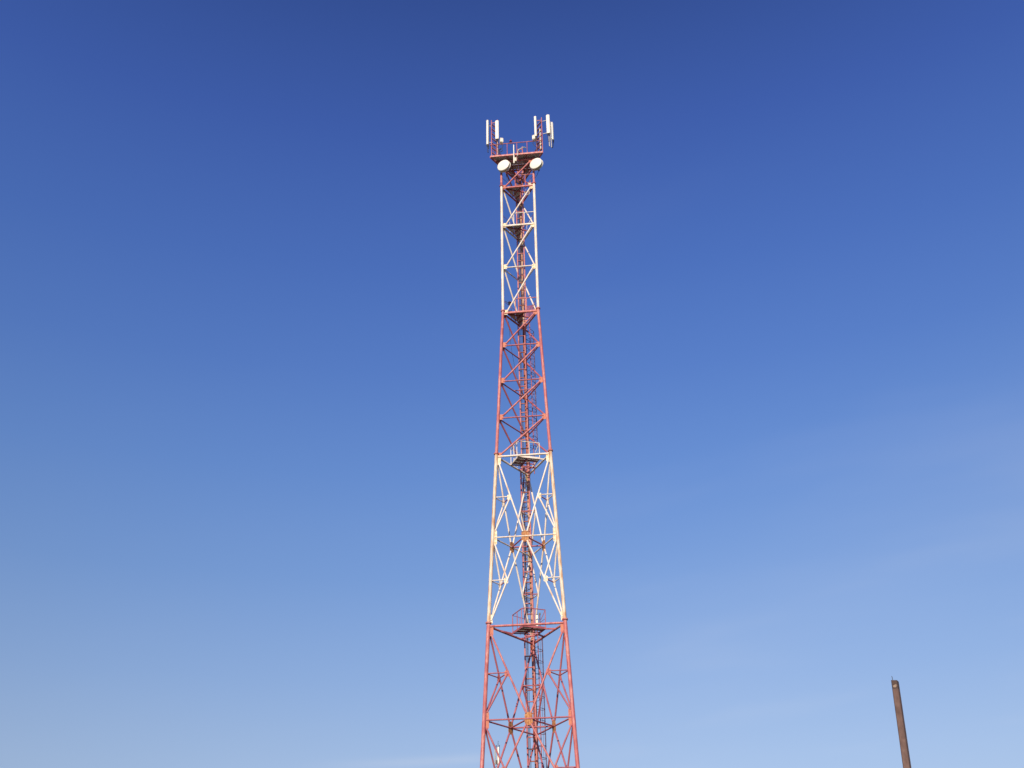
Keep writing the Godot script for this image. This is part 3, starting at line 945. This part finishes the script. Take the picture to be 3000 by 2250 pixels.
# ------------------------------------------------------------------ the concrete post
func make_post() -> void:
	var foot := Vector3(8.58, 0.0, -25.0)
	var top := Vector3(9.07, 8.05, -25.0)
	var up := (top - foot).normalized()
	var face := Vector3(-sin(0.61), 0, cos(0.61))
	var x := up.cross(face).normalized()
	var z := x.cross(up)
	var t := thing("utility_pole", "weathered brown concrete pole leaning slightly, with a bare wire at its top", "utility pole", Transform3D(Basis.IDENTITY, foot))
	var l := (top - foot).length()
	# rectangular section with chamfered arrises, a little stouter at the foot, broken edge at the top
	var st := SurfaceTool.new()
	st.begin(Mesh.PRIMITIVE_TRIANGLES)
	st.set_smooth_group(-1)
	var rings := []
	var rough := FastNoiseLite.new()
	rough.seed = 5
	rough.frequency = 0.9
	var n := 34
	for k in n + 1:
		var f := float(k) / n
		var a := lerpf(0.086, 0.070, f)
		var b := lerpf(0.112, 0.086, f)
		var ch := 0.02
		var ring := []
		for q in [[-a + ch, b], [a - ch, b], [a, b - ch], [a, -b + ch], [a - ch, -b], [-a + ch, -b], [-a, -b + ch], [-a, b - ch]]:
			var wob := 1.0 + 0.022 * rough.get_noise_3d(q[0] * 30.0, f * l * 2.0, q[1] * 30.0)
			var drop := 0.0
			if k == n:
				drop = 0.028 * (0.5 + rough.get_noise_2d(q[0] * 60.0, q[1] * 60.0)) + (0.025 if q[0] > 0.0 else 0.0)
			ring.append(x * q[0] * wob + z * q[1] * wob + up * (l * f - drop))
		rings.append(ring)
	for k in n:
		if k == n - 1:
			st.generate_normals()
			put(t, "shaft", st.commit(), M.concrete)
			st.begin(Mesh.PRIMITIVE_TRIANGLES)
			st.set_smooth_group(-1)
		for j in 8:
			var c := [rings[k][j], rings[k][(j + 1) % 8], rings[k + 1][(j + 1) % 8], rings[k + 1][j]]
			var out: Vector3 = c[0] + c[1] - up * (c[0] + c[1]).dot(up)
			tri(st, c[0], c[1], c[2], out)
			tri(st, c[0], c[2], c[3], out)
	for j in range(1, 7):
		tri(st, rings[n][0], rings[n][j], rings[n][j + 1], up)
	st.generate_normals()
	put(t, "stained_head", st.commit(), M.concrete_dark)
	origin = foot
	var cap := top + up * -0.16 + z * 0.087
	put(t, "worn_patch", prism(PackedVector2Array([Vector2(-0.04, -0.03), Vector2(0.015, -0.045), Vector2(0.042, -0.02), Vector2(0.04, 0.03), Vector2(0.0, 0.022), Vector2(-0.04, 0.01)]), 0.008), M.concrete_pale, Transform3D(Basis(x, up, z), cap - foot + x * 0.008))
	var w := top - x * 0.045 + z * 0.02
	put(t, "reinforcing_wire", sweep([w - up * 0.05 - foot, w + up * 0.04 - foot, w + up * 0.09 - x * 0.006 - foot], 0.0075, 6), M.dark)

# ------------------------------------------------------------------ the far mast
func make_far_mast() -> void:
	var base := Vector3(-2.86, 0, -150)
	origin = base
	var t := thing("cell_mast", "slim pale tubular mast far off, seen between the lattice tower's lower braces", "mast", Transform3D(Basis.IDENTITY, base))
	for s in [[0.0, 10.0, 0.36], [10.0, 20.0, 0.28], [20.0, 29.0, 0.20], [29.0, 31.85, 0.10]]:
		rod(t, "pole_section", base + Vector3(0, s[0], 0), base + Vector3(0, s[1], 0), s[2], M.galvanised)
	rod(t, "crossbar", base + Vector3(-0.22, 31.9, 0), base + Vector3(0.26, 31.9, 0), 0.03, M.dark)
	rod(t, "lightning_rod", base + Vector3(0.06, 31.85, 0), base + Vector3(0.06, 32.55, 0), 0.035, M.dark)
	var ball := SphereMesh.new()
	ball.radius = 0.055
	ball.height = 0.12
	put(t, "finial", ball, M.dark, Transform3D(Basis.IDENTITY, Vector3(0.08, 32.68, 0)))
	for x in [-0.20, 0.24]:
		rod(t, "warning_lamp", base + Vector3(x, 31.95, 0), base + Vector3(x, 32.17, 0), 0.055, M.dark)
	rod(t, "down_lead", base + Vector3(0.26, 30.9, 0), base + Vector3(0.26, 31.9, 0), 0.022, M.dark)
	for h in [29.8, 31.4]:
		rod(t, "mount_arm", base + Vector3(-0.36, h, 0.05), base + Vector3(0.14, h, 0.1), 0.03, M.galvanised)
	rod(t, "stay", base + Vector3(-0.42, 29.1, 0), base + Vector3(0.08, 29.62, 0), 0.03, M.dark)
	brick_box(t, "radio_unit", base + Vector3(-0.15, 29.85, 0.16), Vector3(0.2, 0.55, 0.16), M.dark)
	for q in [["bright white panel antenna on the far slim mast, right-hand one of its pair", 0.11, 29.62, 31.86, 0.24, M.radome, -0.3], ["greyish panel antenna on the far slim mast, left-hand one of its pair", -0.37, 29.55, 31.78, 0.17, M.galvanised, 0.9]]:
		var b := Vector3(base.x + q[1], q[2], base.z + 0.22)
		origin = b
		var p := thing("panel_antenna", q[0], "antenna", Transform3D(Basis.IDENTITY, b), "panel antennas on the far mast")
		put(p, "radome", panel_body(q[4], q[3] - q[2], 0.13), q[5], Transform3D(Basis(Vector3.UP, q[6]), Vector3.ZERO))
		for y in [0.25, 1.85]:
			put(p, "bracket", unit_box, M.galvanised, Transform3D(Basis.from_scale(Vector3(0.08, 0.06, 0.2)), Vector3(0, y, -0.12)))
